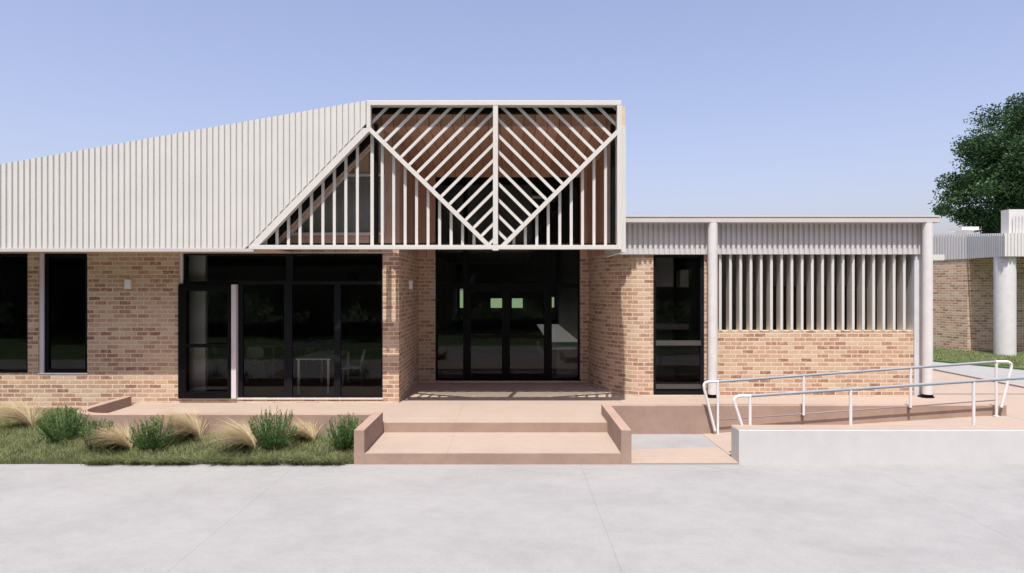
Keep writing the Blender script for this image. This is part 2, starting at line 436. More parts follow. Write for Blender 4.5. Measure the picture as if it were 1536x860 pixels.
# ------------------------------------------------------------------ handrails
def arc_pts(c, r, a0, a1, n, y):
    return [(c[0]+r*math.cos(a0+(a1-a0)*k/n), y, c[1]+r*math.sin(a0+(a1-a0)*k/n)) for k in range(n+1)]
def fillet(pts, r, n=5):
    out = [Vector(pts[0])]
    for k in range(1, len(pts)-1):
        p, a, b = Vector(pts[k]), Vector(pts[k-1]), Vector(pts[k+1])
        u = (a-p).normalized(); v = (b-p).normalized()
        ang = u.angle(v); d = min(r/math.tan(ang/2), (a-p).length*.48, (b-p).length*.48)
        s, e = p+u*d, p+v*d
        for j in range(n+1):
            t = j/n; out.append(s*(1-t)**2+p*2*t*(1-t)+e*t*t)
    out.append(Vector(pts[-1])); return out
def handrail(y, xs, zrail, zfoot, label, kerb=False, right_loop=False, xend=None, r=.024):
    h = thing('handrail', label, 'handrail', (xs[0], y, zfoot[0]), 'handrails of the ramp')
    for x, zf in zip(xs, zfoot):
        o = MB().tube([(x, y, zf), (x, y, zrail(x)-.005)], r*.95, 12).build('post', 'galv', h, smooth=True); smooth_by_angle(o)
    if kerb:
        for x, zf in ((xs[0], .004), (xs[-1], T+.003)):
            MB().tube([(x, y, zf), (x, y, zf+.012)], .048, 16).build('base_plate', 'galv', h)
    xa, xb = xs[0], xend if xend else xs[-1]
    o = MB().tube([(xa, y, zrail(xa)), (xb, y, zrail(xb))], r*.97, 12).build('top_rail', 'rail', h, smooth=True); smooth_by_angle(o)
    z = zrail(xa)
    pts = fillet([(xa+.01, y, z), (xa-.27, y, z+.0), (xa-.05, y, max(zfoot[0], 0)+.07 if not kerb else z-.86)], .10, 7)
    o = MB().tube(pts, r, 12).build('end_loop', 'galv', h, smooth=True); smooth_by_angle(o)
    if right_loop:
        z = zrail(xb)
        pts = fillet([(xb-.01, y, z), (xb+.29, y, z+.0), (xb+.09, y, z-.80)], .10, 7)
        o = MB().tube(pts, r, 12).build('end_loop', 'galv', h, smooth=True); smooth_by_angle(o)
    if kerb:
        o = MB().tube([(xa, y+.01, kerb(xa)), (xb, y+.01, kerb(xb))], .011, 8).build('kerb_rail', 'kerbrail', h, smooth=True)
        for x in xs[1:-1]:
            MB().box(x-.02, x+.012, y, 11.74, kerb(x)-.05, kerb(x)-.02).build('bracket', 'kerbrail', h)
    return h
zb = lambda x: .935+(x-3.6)*.0717
kb = lambda x: .262+(x-3.6)*.0717
handrail(11.66, [3.60, 5.10, 6.97, 8.47], zb, [0.02, kb(5.1)-.02, kb(6.97)-.02, .33], 'white handrail with looped ends standing against the pink kerb wall behind the ramp', kerb=kb, right_loop=True)
zf = lambda x: .945+(x-3.6)*.066
handrail(10.08, [3.60, 5.12, 6.98, 8.9], zf, [.2, .25, .35, .45], 'white handrail rising behind the white concrete wall, nearest the driveway', xend=9.6)

# ------------------------------------------------------------------ the school building
B = thing('school_building', 'long single storey brick school building with white ribbed cladding and a slatted entry screen', 'building', (0, YL, 0))
ZB = 3.28
# left wing brick wall
zt, zbm = PZ(379.5, YL), PZ(560, YL)
xB0, xB1 = PX(57.5, YL), PX(131, YL)
xC0, xC1 = PX(268.5, YL), PX(574, YL)
xA1 = PX(41.5, YL)
Zc = PZ(597.5, YL)
mb = MB()
wall_grid(mb, -15, -2.215, -.05, ZB, YL, YL+.24, [(-12.4, xA1, zbm, 3.25), (xB0, xB1, zbm, 3.25), (xC0, xC1, Zc, 3.25)])
mb.build('brick_wall', 'brick', B)
mb = MB(); mb.box(-15, PX(127, YL), YL-.035, YL-.001, -.05, PZ(611.5, YL)); mb.build('plinth', 'pinkcon', B)
# side wall of the recess and back wall
mb = MB(); mb.box(-2.455, -2.2151, YL+.241, YB+.24, 0, ZB); 
mb.quad([(-2.2149, YL+.0005, .0), (-2.2149, YB, .0), (-2.2149, YB, ZB), (-2.2149, YL+.0005, ZB)])
mb.build('brick_wall', 'brick', B)
xE0, xE1 = PX(653, YB), PX(870, YB)
zE1 = PZ(266, YB); zE0 = PZ(571.5, YB)
mb = MB(); mb.box(-2.2148, xE0, YB, YB+.24, 0, ZB); mb.box(xE0, xE1, YB-.03, YB+.24, 0, zE0); mb.box(xE1, 1.83, YB, YB+.24, 0, ZB)
mb.build('brick_wall', 'brick', B)
# curved wall
def curve_pts(n=36):
    pts = [(1.82, YB+.2), (1.82, YB)]
    cx, cy, a, b = 2.75, YB, .93, YB-YR
    for k in range(1, n+1):
        t = k/n*math.pi/2
        pts.append((cx-a*math.cos(t), cy-b*math.sin(t)))
    return pts
CP = curve_pts()
def strip(mb, pts, z0, z1, u0=0, outward=True):
    u = u0
    for (a, b) in zip(pts[:-1], pts[1:]):
        d = math.dist(a, b)
        mb.quad([(a[0], a[1], z0), (b[0], b[1], z0), (b[0], b[1], z1), (a[0], a[1], z1)], [(u, z0), (u+d, z0), (u+d, z1), (u, z1)])
        u += d
    return u
mb = MB()
xD0, xD1 = PX(980, YR), PX(1056.5, YR)
xL0, xL1 = PX(1076, YR), 8.33
zL = PZ(496.5, YR); zD = PZ(593, YR)
tot = sum(math.dist(a, b) for a, b in zip(CP[:-1], CP[1:]))
strip(mb, CP, 0, ZB, 2.75-tot)
o = mb.build('curved_brick_wall', 'brick', B)
smooth_by_angle(o, 30)
mb = MB()
wall_grid(mb, 2.7501, xL1, 0, ZB, YR, YR+.24, [(xD0, xD1, zD, 3.26), (xL0-.04, xL1, zL, ZB)])
mb.build('brick_wall', 'brick', B)

# ---- upper timber-lined walls and ceiling of the entry porch
ZT = 5.86
mb = MB()
# left wall above the brick, facing the screen, window hole: trapezoid built as separate pieces
wx0, wx1, wx2 = PX(438, YL), PX(520, YL), PX(577, YL); wz0, wz1 = PZ(351, YL), PZ(263, YL)
def rk(x):   # underside of the rake, facade plane
    xx0, zz0 = PX(398, YL), PZ(372, YL); xx1, zz1 = PX(553, YL), PZ(213, YL)
    return zz0+(x-xx0)*(zz1-zz0)/(xx1-xx0)
yw = YL+.02
def wq(poly): mb.quad([(x, yw, z) for x, z in poly])
wb = rk(PX(425, YL))
wq([(-4.75, ZB), (-2.215, ZB), (-2.215, wz0), (-4.3, wz0)])
wq([(-4.3, wz0), (wx0-.05, wz0), (wx1-.1, wz1), (-3.5, wz1)])
wq([(wx2, wz0), (-2.215, wz0), (-2.215, wz1), (wx2, wz1)])
wq([(-3.5, wz1), (-2.215, wz1), (-2.215, ZT), (-2.6, ZT)])
mb.quad([(-2.215, yw, ZB), (-2.215, YB, ZB), (-2.215, YB, ZT), (-2.215, yw, ZT)])
mb.build('timber_wall', 'board2', B)
mb = MB()
mb.quad([(-2.215, YB, ZB), (xE0, YB, ZB), (xE0, YB, ZT), (-2.215, YB, ZT)])
mb.quad([(xE0, YB, zE1), (xE1, YB, zE1), (xE1, YB, ZT), (xE0, YB, ZT)])
mb.quad([(xE1, YB, ZB), (1.82, YB, ZB), (1.82, YB, ZT), (xE1, YB, ZT)])
strip(mb, [p for p in CP[1:] if p[0] < 1.955]+[(1.955, 14.05)], ZB, 5.75, 1.82)
mb.build('timber_wall', 'board', B)
mb = MB()
bz0, bz1 = PZ(190, 12.65), PZ(166, 12.65)
mb.quad([(-2.9, 12.65, bz0), (1.97, 12.65, bz0), (1.97, 12.65, ZT+.02), (-2.9, 12.65, ZT+.02)])
mb.quad([(-2.9, 12.65, bz0), (-2.9, YB, PZ(256, YB)), (1.97, YB, PZ(256, YB)), (1.97, 12.65, bz0)])
mb.build('timber_ceiling', 'board', B)
# black steelwork just behind the screen, plus black strips standing for gap shade
YS = 12.07
mb = MB(); mb.box(-2.62, 1.96, 12.30, 12.42, PZ(169.5, 12.3), 5.90)
mb.box(PX(561.5, 12.3), PX(566, 12.3), 12.27, 12.42, PZ(372, 12.3), 5.6)
mb.box(1.83, 1.90, 12.27, 12.42, PZ(368, 12.3), 5.6)
mb.box(-4.7, 1.95, 12.265, 12.44, 3.300, PZ(365.0, 12.3))
a_, b_ = (PX(392, 12.28), PZ(373-16*1.0333+15, 12.28)), (PX(557, 12.28), PZ(373-181*1.0333+15, 12.28))
d_ = Vector(b_)-Vector(a_); d_.normalize(); n_ = Vector((-d_.y, d_.x))*.085
mb.prism([tuple(Vector(a_)-n_), tuple(Vector(b_)-n_), tuple(Vector(b_)+n_), tuple(Vector(a_)+n_)], 12.262, 12.36)  # black bar paints the dark gap under the raking rail
a_, b_ = (PX(372, 12.15), PZ(373+4*1.0333-7, 12.15)), (PX(549, 12.15), PZ(373-173*1.0333-7, 12.15))
a_, b_ = Vector(a_), Vector(b_); d_ = (b_-a_).normalized(); n_ = Vector((-d_.y, d_.x))*.05
mb.prism([tuple(p_) for p_ in (a_+d_*.25-n_, b_-n_, b_+n_, a_+d_*.25+n_)], YS+.125, YS+.148)  # thin black strip paints the shaded gap above the rail
mb.build('steel_and_gap_shade', 'steelshade', B)
# porch window in the timber wall
mb = MB()
def bar(a, b, w, y0, y1):
    a = Vector((a[0], a[1])); b = Vector((b[0], b[1])); d = (b-a).normalized(); n = Vector((-d.y, d.x))*w/2
    mb.prism([tuple(a-n), tuple(b-n), tuple(b+n), tuple(a+n)], y0, y1)
bar((wx0, wz0), (wx2, wz0), .05, YL-.03, YL+.06)
bar((wx2-.025, wz0-.025), (wx2-.025, wz1+.025), .05, YL-.032, YL+.058)
bar((wx1-.02, wz1), (wx2, wz1), .05, YL-.03, YL+.06)
bar((wx0-.03, wz0-.01), (wx1-.0, wz1+.02), .05, YL-.028, YL+.055)
o = mb.build('window', 'reveal', B)
mb = MB(); mb.quad([(wx0, YL+.03, wz0), (wx2, YL+.03, wz0), (wx2, YL+.03, wz1), (wx1, YL+.03, wz1)]); mb.build('pane', 'glass_hi', o)
mb = MB(); mb.box(-4.4, -2.46, YL+.10, YL+.13, 3.45, 5.0); mb.build('window_backing', 'int_light', B)  # pale panel set behind the pane to grey it
# pale raking timber below the diagonal
mb = MB()
def rl(px, dy, Y): return (PX(px, Y), PZ(373-(px-376)*1.0333+dy, Y))
bar(rl(402, 24.5, YL-.16), rl(575, 24.5, YL-.16), .085, YL-.16, YL-.10)
bar(rl(402, 32, YL-.08), rl(575, 32, YL-.08), .075, YL-.08, YL-.02)
mb.build('raking_board', 'rake', B)

# ---- ribbed cladding of the left wing
ZS = PZ(373.3, YS)
xd0, zd0 = PX(376, YS), PZ(373, YS); xd1, zd1 = PX(552, YS), PZ(191, YS)
ztA = (PX(0, YS), PZ(246, YS)); ztB = (PX(530, YS), PZ(153.5, YS)); zTop = PZ(151.3, YS)
def topz(x):
    z = ztA[1]+(x-ztA[0])*(ztB[1]-ztA[1])/(ztB[0]-ztA[0])
    return min(z, zTop)
def botz(x):
    return max(ZS, zd0+(x-xd0)*(zd1-zd0)/(xd1-xd0)+.108)
xcl = PX(549, YS)
mb = MB(); ribs(mb, -15.02, xcl, YS+.012, topz, botz)
mb.quad([(-15.02, YS+.05, topz(-15.02)), (-15.02, YS+.05, ZS), (xd0, YS+.05, ZS), (xcl, YS+.05, botz(xcl)), (xcl, YS+.05, topz(xcl))])
mb.build('ribbed_cladding', 'clad', B)
mb = MB(); mb.box(-15.02, xd0+.05, YS+.005, YS+.06, PZ(377.6, YS), ZS+.004)
mb.build('bottom_trim', 'trim', B)
mb = MB(); mb.box(-15.02, -4.3, YS+.06, YL-.001, PZ(377, YS)+.01, PZ(377, YS)+.04)
mb.box(-2.3, 1.98, YS+.14, 12.27, PZ(374, YS)+.01, PZ(374, YS)+.04)
mb.build('soffit', 'rake', B)
# capping seen as the thin top line of the parapet + roof running back
mb = MB()
xs = [-15.02, ztB[0], PX(549, YS)]
def roofrun(x0, x1, y0, y1, th=.1):
    a, b = topz(x0), topz(x1)
    mb.v += [(x0, y0, a), (x1, y0, b), (x1, y1, b), (x0, y1, a), (x0, y0, a-th), (x1, y0, b-th), (x1, y1, b-th), (x0, y1, a-th)]
    i = len(mb.v)-8
    for f in ((0,1,2,3),(7,6,5,4),(0,4,5,1),(1,5,6,2),(2,6,7,3),(3,7,4,0)): mb.f.append(tuple(i+k for k in f))
roofrun(-15.02, ztB[0], YS+.052, 28, .1); roofrun(ztB[0], -2.7, YS+.052, 28, .1)
hx0, hx1, hy0, hy1 = .62, 1.60, 16.0, 25.0  # roof opening out of view, added to light the counter
for a, b, c, d in ((-2.7, 1.99, YS+.125, hy0), (-2.7, hx0, hy0, hy1), (hx1, 1.99, hy0, hy1), (-2.7, 1.99, hy1, 28.0)): mb.box(a, b, c, d, 5.90, 5.965)
mb.build('roof', 'clad', B)
MB().box(hx0-.05, hx1+.05, hy0-.05, hy1+.05, 5.967, 5.975).build('added_rooflight', glass_mat('added_rooflight_glass', (.34, .34, .34), .5), B)  # unseen grey pane, added to dim the sun let onto the counter

# ---- slatted screen
S = MB()
fw = .085; fy0, fy1 = YS, YS+.12
xl, xr = PX(549.5, YS), PX(932.5, YS); zb_, zt_ = PZ(374.2, YS), PZ(150.8, YS); xm = PX(743.2, YS)
S.box(xl, xr, fy0, fy1, zt_-fw, zt_)
S.box(xl, xl+.075, fy0+.002, fy1-.002, PZ(192, YS), zt_-fw-.0005)
S.box(xr-.08, xr, fy0+.002, fy1-.002, zb_, zt_-fw-.0005)
S.box(xm-.045, xm+.045, fy0+.004, fy1-.004, zb_+fw, zt_-fw-.0005)
S.box(xm-.055, xm+.055, fy0-.004, fy1+.004, zb_-.02, zb_+.001)
S.box(xd0, xr-.0805, fy0+.001, fy1-.001, zb_, zb_+.078)
fr = S.build('slatted_screen', 'slat', B, bevel=0.004)
def cut(poly, p, n):
    out = []
    for i in range(len(poly)):
        a, b = poly[i], poly[(i+1) % len(poly)]
        da = (a[0]-p[0])*n[0]+(a[1]-p[1])*n[1]; db = (b[0]-p[0])*n[0]+(b[1]-p[1])*n[1]
        if da >= 0: out.append(a)
        if (da > 0) != (db > 0) and da != db:
            t = da/(da-db); out.append((a[0]+(b[0]-a[0])*t, a[1]+(b[1]-a[1])*t))
    return out
def rail(a, b, w, clips, y0, y1, name='frame_rail'):
    a = Vector(a); b = Vector(b); d = (b-a).normalized(); n = Vector((-d.y, d.x))*w/2
    poly = [tuple(a-n), tuple(b-n), tuple(b+n), tuple(a+n)]
    for p, nn in clips: poly = cut(poly, p, nn)
    if len(poly) < 3: return
    m_ = MB(); m_.prism(poly, y0, y1); return m_.build(name, 'slat', fr)
VB = (xm, PZ(380, YS)); 
lt = (PX(551, YS), PZ(190.5, YS)); rt = (PX(929, YS), PZ(195, YS)); lb = (PX(735.5, YS), PZ(371, YS)); rb = (PX(752, YS), PZ(371, YS))
zin = zb_+.078; zinT = zt_-fw
rail(lt, lb, .076, [((0, zin), (0, 1)), ((xl, 0), (1, 0))], fy0+.003, fy1-.003)
rail(rt, rb, .076, [((0, zin), (0, 1)), ((xr-.08, 0), (-1, 0))], fy0+.003, fy1-.003)
rail((xd0-.05, zd0-.06), (PX(556, YS), PZ(187.3, YS)), .115, [((0, zin), (0, 1)), ((PX(556, YS), 0), (-1, 0)), ((0, PZ(192, YS)), (0, -1))], fy0+.004, fy1+.02)
# clip lines
def line_n(a, b, side):
    d = Vector(b)-Vector(a); n = Vector((-d.y, d.x)).normalized()*side
    p = Vector(a)+n*.042
    return (tuple(p), tuple(n))
up_l = line_n(lt, lb, 1); up_r = line_n(rt, rb, -1)
dn_l = line_n(lt, lb, -1); dn_r = line_n(rt, rb, 1)
dg = ((xd0, zd0), (xd1, zd1)); dn_d = line_n(dg[0], dg[1], -1)
sw = .052; sy0, sy1 = fy0+.155, fy0+.180
# verticals left triangle
for px in (393.4, 410.9, 428.3, 445.8, 463.2, 480.6, 498, 515.5, 533):
    x = PX(px, YS); rail((x, zin), (x, 6.2), sw, [dn_d, ((0, zin), (0, 1))], sy0, sy1, 'slat')
x = PX(555.5, YS); rail((x, zin), (x, PZ(190, YS)), sw*1.15, [dn_l, ((0, zin), (0, 1))], sy0-.004, sy1, 'slat')
for px in (570.8, 588.2, 605.6, 623, 640.5, 658, 675.5, 692.9, 710.3, 727):
    x = PX(px, YS); rail((x, zin), (x, 6.2), sw, [dn_l, ((0, zin), (0, 1))], sy0, sy1, 'slat')
for px in (770.8, 788.3, 805.7, 823.1, 840.6, 858, 875.2, 892.6, 910.2):
    x = PX(px, YS); rail((x, zin), (x, 6.2), sw, [dn_r, ((0, zin), (0, 1))], sy0, sy1, 'slat')
# diagonals: left half rises to the right, right half rises to the left
inT = ((0, zinT), (0, -1))
for k in range(-9, 10):
    z = PZ(162+k*24.2, YS); 
    rail((xm, z), (xm-4, z-4.0), sw, [up_l, inT, ((xm-.045, 0), (-1, 0)), ((xl+.075, 0), (1, 0))], sy0, sy1, 'slat')
    z = PZ(172+k*24.4, YS)
    rail((xm, z), (xm+4, z-4.0), sw, [up_r, inT, ((xm+.045, 0), (1, 0)), ((xr-.08, 0), (-1, 0))], sy0, sy1, 'slat')

# right side of the box
mb = MB(); mb.box(1.985, 2.075, YS+.09, YB-.2, PZ(378.5, 12.2), PZ(190, 12.2))
mb.box(1.955, 1.984, YS+.36, YB-.2, PZ(372, 12.3), 5.89)
mb.build('side_cladding', 'clad', B)
mb = MB(); mb.box(1.984, 2.065, YS+.10, 14.5, PZ(190, 12.2)+.001, PZ(160.5, 12.2)); mb.build('side_fascia', 'tan', B)

# ---- right wing fascia, slab, columns, louvres
YF = 13.75
zf0, zf1 = PZ(381.6, YF), 4.0
mb = MB(); ribs(mb, 2.08, PX(1383, YF), YF, lambda x: 3.92, lambda x: zf0, groove=.032, g0=.058, g1=.066, g2=.099)
mb.box(2.08, PX(1383, YF), YF+.03, YF+.07, zf0, 3.91)
mb.build('ribbed_fascia', 'fascia', B)
mb = MB(); ribs(mb, YF+.03, 22, PX(1383, YF)+.0, lambda x: 3.92, lambda x: zf0, depth_axis=True, sgn=-1)
mb.build('ribbed_fascia', 'fascia', B)
mb = MB(); ys = 13.56
zs0, zs1 = PZ(334, ys), PZ(325.6, ys)
mb.slab([(2.08, ys), (8.70, ys), (8.70, 22), (2.08, 22)], zs0, zs1)
mb.build('roof_slab', plain('slab_paint', (.52, .485, .47), 0.6, 0.04), B, bevel=0.01)
mb = MB(); mb.box(2.082, 8.715, ys-.012, 22, zs1+.001, zs1+.022); mb.build('roof_flashing', 'white', B)
for cx in (4.105, 8.50):
    o = MB().tube([(cx, 13.64, T+.075), (cx, 13.64, zs0-.002)], .098, 28).build('column', 'render', B, smooth=True); smooth_by_angle(o)
    m_ = MB(); m_.box(cx-.075, cx+.075, 13.57, 13.72, T+.002, T+.074); m_.box(cx-.12, cx+.12, 13.6, 13.78, T+.001, T+.03)
    m_.build('column_shoe', 'black', o)
mb = MB(); mb.box(xL1+.001, 8.5, YR-.03, 16.5, T-.05, zf0+.3); mb.build('end_wall', 'render_end', B)
for k in range(19):
    px = 1080.4+k*15.33
    x = PX(px, YF+.08)
    fo = MB().box(x-.026, x+.026, YF+.08, YF+.29, zL+.004, zf0+.06).build('louvre_fin', 'fin', B)
    MB().box(x-.027, x+.027, YF+.074, YF+.0795, zL+.004, zf0+.06).build('fin_lit_front', 'white', fo)  # white strip paints in the brighter sunlit front of the fin
MB().box(xL0-.035, xL1, YF+.1, YR+.235, zL+.0005, zL+.0035).build('louvre_sill', 'tan', B)
# passage behind the louvres
mb = MB(); wall_grid(mb, 4.4, 8.33, T, 3.6, 16.2, 16.35, []); mb.box(4.25, 4.40, YR+.241, 16.3, 0, 3.6)
mb.build('passage_wall', 'lobby', B)
for a, b in ((1158, 1209), (1226, 1290)):
    MB().box(PX(a, 16.15), PX(b, 16.15), 16.12, 16.198, T, 2.6).build('passage_door', 'maroon', B)
mb = MB(); mb.box(4.1, 8.5, YF+.3, 16.5, 3.45, 3.5); mb.build('passage_ceiling', 'lobby', B)
# rear bracket beyond the right column
mb = MB(); mb.box(PX(1396, 16), PX(1417, 16), 16, 19, PZ(390.5, 16), PZ(382, 16)); mb.build('gutter', 'white', B)

# ---- windows and glazing
def window(name, x0, x1, z0, z1, y, fw, mull=(), trans=(), mat='black', glass='glass', fd=.07, parts=None):
    m_ = MB()
    m_.box(x0, x0+fw, y, y+fd, z0, z1); m_.box(x1-fw, x1, y, y+fd, z0, z1)
    m_.box(x0+fw, x1-fw, y+.001, y+fd-.001, z1-fw, z1); m_.box(x0+fw, x1-fw, y+.001, y+fd-.001, z0, z0+fw)
    for a, b, c, d in mull: m_.box(a, b, y+.002, y+fd-.002, c, d)
    for a, b, c, d in trans: m_.box(a, b, y+.004, y+fd-.004, c, d)
    o = m_.build(name, mat, B)
    m_ = MB(); m_.quad([(x0+fw*.5, y+fd*.5, z0+fw*.5), (x1-fw*.5, y+fd*.5, z0+fw*.5), (x1-fw*.5, y+fd*.5, z1-fw*.5), (x0+fw*.5, y+fd*.5, z1-fw*.5)])
    m_.build('pane', glass, o)
    return o
yg = YL+.09
window('window', -12.4, xA1, zbm, 3.25, YL+.05, .06, mull=[])
xb = PX(64.5, YL)
window('window', xb, xB1, zbm, 3.25, YL+.05, .075)
MB().box(xB0+.002, xb-.002, YL+.02, YL+.2, zbm, 3.249).build('window_reveal', 'reveal', B)
MB().box(xB0, xB1, YL-.01, YL+.1, zbm-.02, zbm+.001).build('window_sill', 'reveal', B)
# glazed wall C
def X(p): return PX(p, YL)
xg0 = X(273); ztr = PZ(427, YL)
mull = [(X(427.5), X(437.5), ztr, 3.25), (X(355.5), X(362), Zc, ztr), (X(424.5), X(436.5), Zc, ztr), (X(500), X(509.5), Zc, ztr), (X(272), X(279), Zc, ztr)]
trans = [(X(273), X(574), ztr-.0, PZ(424, YL)+.03), (X(437), X(500), PZ(521.5, YL), PZ(515, YL))]
gw = window('glazed_wall', xg0, xC1-.002, Zc, 3.25, YL+.06, .035, mull, trans, 'dgrey')
MB().box(xC0+.001, xg0-.001, YL+.02, YL+.2, ztr+.02, 3.249).build('window_reveal', 'reveal', B)
MB().box(xC0, xC1, YL-.015, YL+.2, Zc-.025, Zc-.001).build('door_sill', 'white', B)
# door leaf standing proud
dx0, dx1 = X(269.0), X(347.5)
m_ = MB(); yy = YL-.05
m_.box(dx0, dx0+.155, yy, yy+.09, Zc, ztr); m_.box(dx1-.06, dx1, yy, yy+.09, Zc, ztr)
m_.box(dx0+.155, dx1-.06, yy+.001, yy+.089, ztr-.13, ztr); m_.box(dx0+.155, dx1-.06, yy+.001, yy+.089, Zc, Zc+.13)
m_.box(dx0+.155, dx1-.06, yy+.002, yy+.088, PZ(521, YL), PZ(516, YL))
dl = m_.build('door_leaf', 'black', gw)
MB().box(X(348.3), X(355.3), YL-.045, YL+.058, Zc+.001, ztr-.002).build('door_jamb', 'reveal', gw)
MB().tube([(dx1-.03, yy-.04, 1.25), (dx1-.03, yy-.04, 1.5)], .011, 8).build('door_handle', 'dgrey', gw)
# window D
def X2(p): return PX(p, YR)
mb_ = window('window', xD0, xD1, zD, 3.26, YR+.03, .055, mull=[(X2(1051), X2(1056), zD, 3.26)],
       trans=[(xD0, xD1-.06, zD, PZ(584, YR))], mat='dgrey')
MB().box(xD0+.056, xD1-.062, YR+.012, YR+.09, PZ(518.5, YR), PZ(511.5, YR)).build('mid_rail', 'midrail', mb_)
MB().box(xD0+.056, xD1-.062, YR+.012, YR+.09, PZ(583.5, YR), PZ(577.5, YR)).build('mid_rail', 'midrail', mb_)
MB().box(2.85, PX(1010, 14.6), 14.6, 14.7, PZ(430, 14.6), 3.27).build('bulkhead', 'lobby', B)
MB().box(2.85, 4.04, 15.2, 15.8, 1.62, 1.75).build('shelf', 'lobby', B)
# entry glazing E
def XE(p): return PX(p, YB)
zh0, zh1 = PZ(432.5, YB), PZ(425.5, YB)
mull = [(XE(694.5), XE(701.5), zE0, zE1), (XE(819.5), XE(828), zE0, zE1), (XE(753), XE(765), zE0, zh0), (XE(701.5), XE(706), zE0, zh0), (XE(816), XE(819.5), zE0, zh0)]
trans = [(xE0, xE1, zh0, zh1), (XE(701), XE(820), PZ(508, YB), PZ(503.5, YB)), (XE(701), XE(820), PZ(437, YB), zh0), (XE(701), XE(820), zE0, PZ(561, YB)), (xE0, xE1, PZ(277, YB), zE1)]
ew = window('entry_glazing', xE0, xE1, zE0, zE1, YB+.03, .05, mull, trans, 'black', 'glass_door')
for x in (XE(757), XE(762)):
    MB().tube([(x, YB-.02, 1.2), (x, YB-.02, 1.75)], .011, 8).build('door_handle', 'dgrey', ew)

# ---- interiors
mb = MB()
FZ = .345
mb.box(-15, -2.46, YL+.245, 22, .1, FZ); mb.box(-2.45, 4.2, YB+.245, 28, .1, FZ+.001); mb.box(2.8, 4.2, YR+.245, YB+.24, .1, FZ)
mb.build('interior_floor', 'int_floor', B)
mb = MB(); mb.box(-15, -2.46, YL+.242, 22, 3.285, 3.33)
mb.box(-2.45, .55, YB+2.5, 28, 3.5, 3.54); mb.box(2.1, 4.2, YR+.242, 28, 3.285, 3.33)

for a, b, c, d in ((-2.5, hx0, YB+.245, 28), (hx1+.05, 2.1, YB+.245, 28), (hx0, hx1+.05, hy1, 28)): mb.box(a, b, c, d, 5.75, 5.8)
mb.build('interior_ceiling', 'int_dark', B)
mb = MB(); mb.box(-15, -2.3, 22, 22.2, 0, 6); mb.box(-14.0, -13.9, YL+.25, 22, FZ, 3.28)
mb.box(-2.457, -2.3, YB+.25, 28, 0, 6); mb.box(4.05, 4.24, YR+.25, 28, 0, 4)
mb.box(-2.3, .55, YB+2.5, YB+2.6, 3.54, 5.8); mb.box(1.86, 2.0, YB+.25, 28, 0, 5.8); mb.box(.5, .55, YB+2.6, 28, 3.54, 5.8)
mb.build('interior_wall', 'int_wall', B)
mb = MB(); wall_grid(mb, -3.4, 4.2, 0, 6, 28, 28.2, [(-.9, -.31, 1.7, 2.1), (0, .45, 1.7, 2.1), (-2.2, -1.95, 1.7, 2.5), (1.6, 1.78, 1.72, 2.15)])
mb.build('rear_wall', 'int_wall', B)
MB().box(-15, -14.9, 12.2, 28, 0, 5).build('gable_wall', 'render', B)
MB().box(PX(283, 13.5), PX(308, 13.5), 13.5, 13.6, FZ, 3.28).build('wall_panel', 'int_light', B)
mb = MB()
mb.box(2.9, 4.0, 16.5, 16.55, FZ, 3.28); mb.build('interior_wall', 'int_wall', B)

# lights on the brick
def wall_light(x, y, z, label, side=False):
    g = thing('wall_light', label, 'wall light', (x, y, z), 'white wall lights')
    if side:
        MB().box(x+.004, x+.075, y-.07, y+.07, z-.09, z+.09).build('housing', 'lightbody', g, bevel=.006)
        MB().box(x, x+.004, y-.05, y+.05, z-.07, z+.07).build('back_plate', 'reveal', g)
    else:
        MB().box(x-.055, x+.055, y-.075, y-.004, z-.09, z+.09).build('housing', 'lightbody', g, bevel=.006)
        MB().box(x-.04, x+.04, y-.004, y-.0005, z-.07, z+.07).build('back_plate', 'reveal', g)
wall_light(PX(194, YL), YL, PZ(426.5, YL), 'small white wall light on the brick between the left window and the glazed wall')
wall_light(-2.2145, 14.35, PZ(427.5, 14.35), 'small white wall light on the shaded side wall of the entry recess', True)

# furniture seen through the glass
def rect_table(x0, x1, y0, y1, label):
    t = thing('table', label, 'table', ((x0+x1)/2, (y0+y1)/2, FZ), 'tables in the room')
    MB().box(x0, x1, y0, y1, FZ+.72, FZ+.75).build('tabletop', 'laminate', t, bevel=.005)
    for x in (x0+.05, x1-.05):
        for y in (y0+.05, y1-.05): MB().box(x-.022, x+.022, y-.022, y+.022, FZ, FZ+.719).build('leg', 'laminate', t)
    return t
def round_table(cx, cy, r, label):
    t = thing('table', label, 'table', (cx, cy, FZ), 'tables in the room')
    MB().tube([(cx, cy, FZ+.72), (cx, cy, FZ+.75)], r, 32).build('tabletop', 'laminate', t)
    for k in range(4):
        a = math.pi/4+k*math.pi/2; x, y = cx+r*.7*math.cos(a), cy+r*.7*math.sin(a)
        MB().tube([(x, y, FZ), (x, y, FZ+.719)], .02, 8).build('leg', 'chrome', t)
rect_table(-4.52, -3.80, 13.93, 15.73, 'rectangular white table just inside the glazed wall')
round_table(-6.55, 17.6, .8, 'round white table behind the chair with the pale oval back')
round_table(-5.1, 19.6, .85, 'far round white table deep in the room')
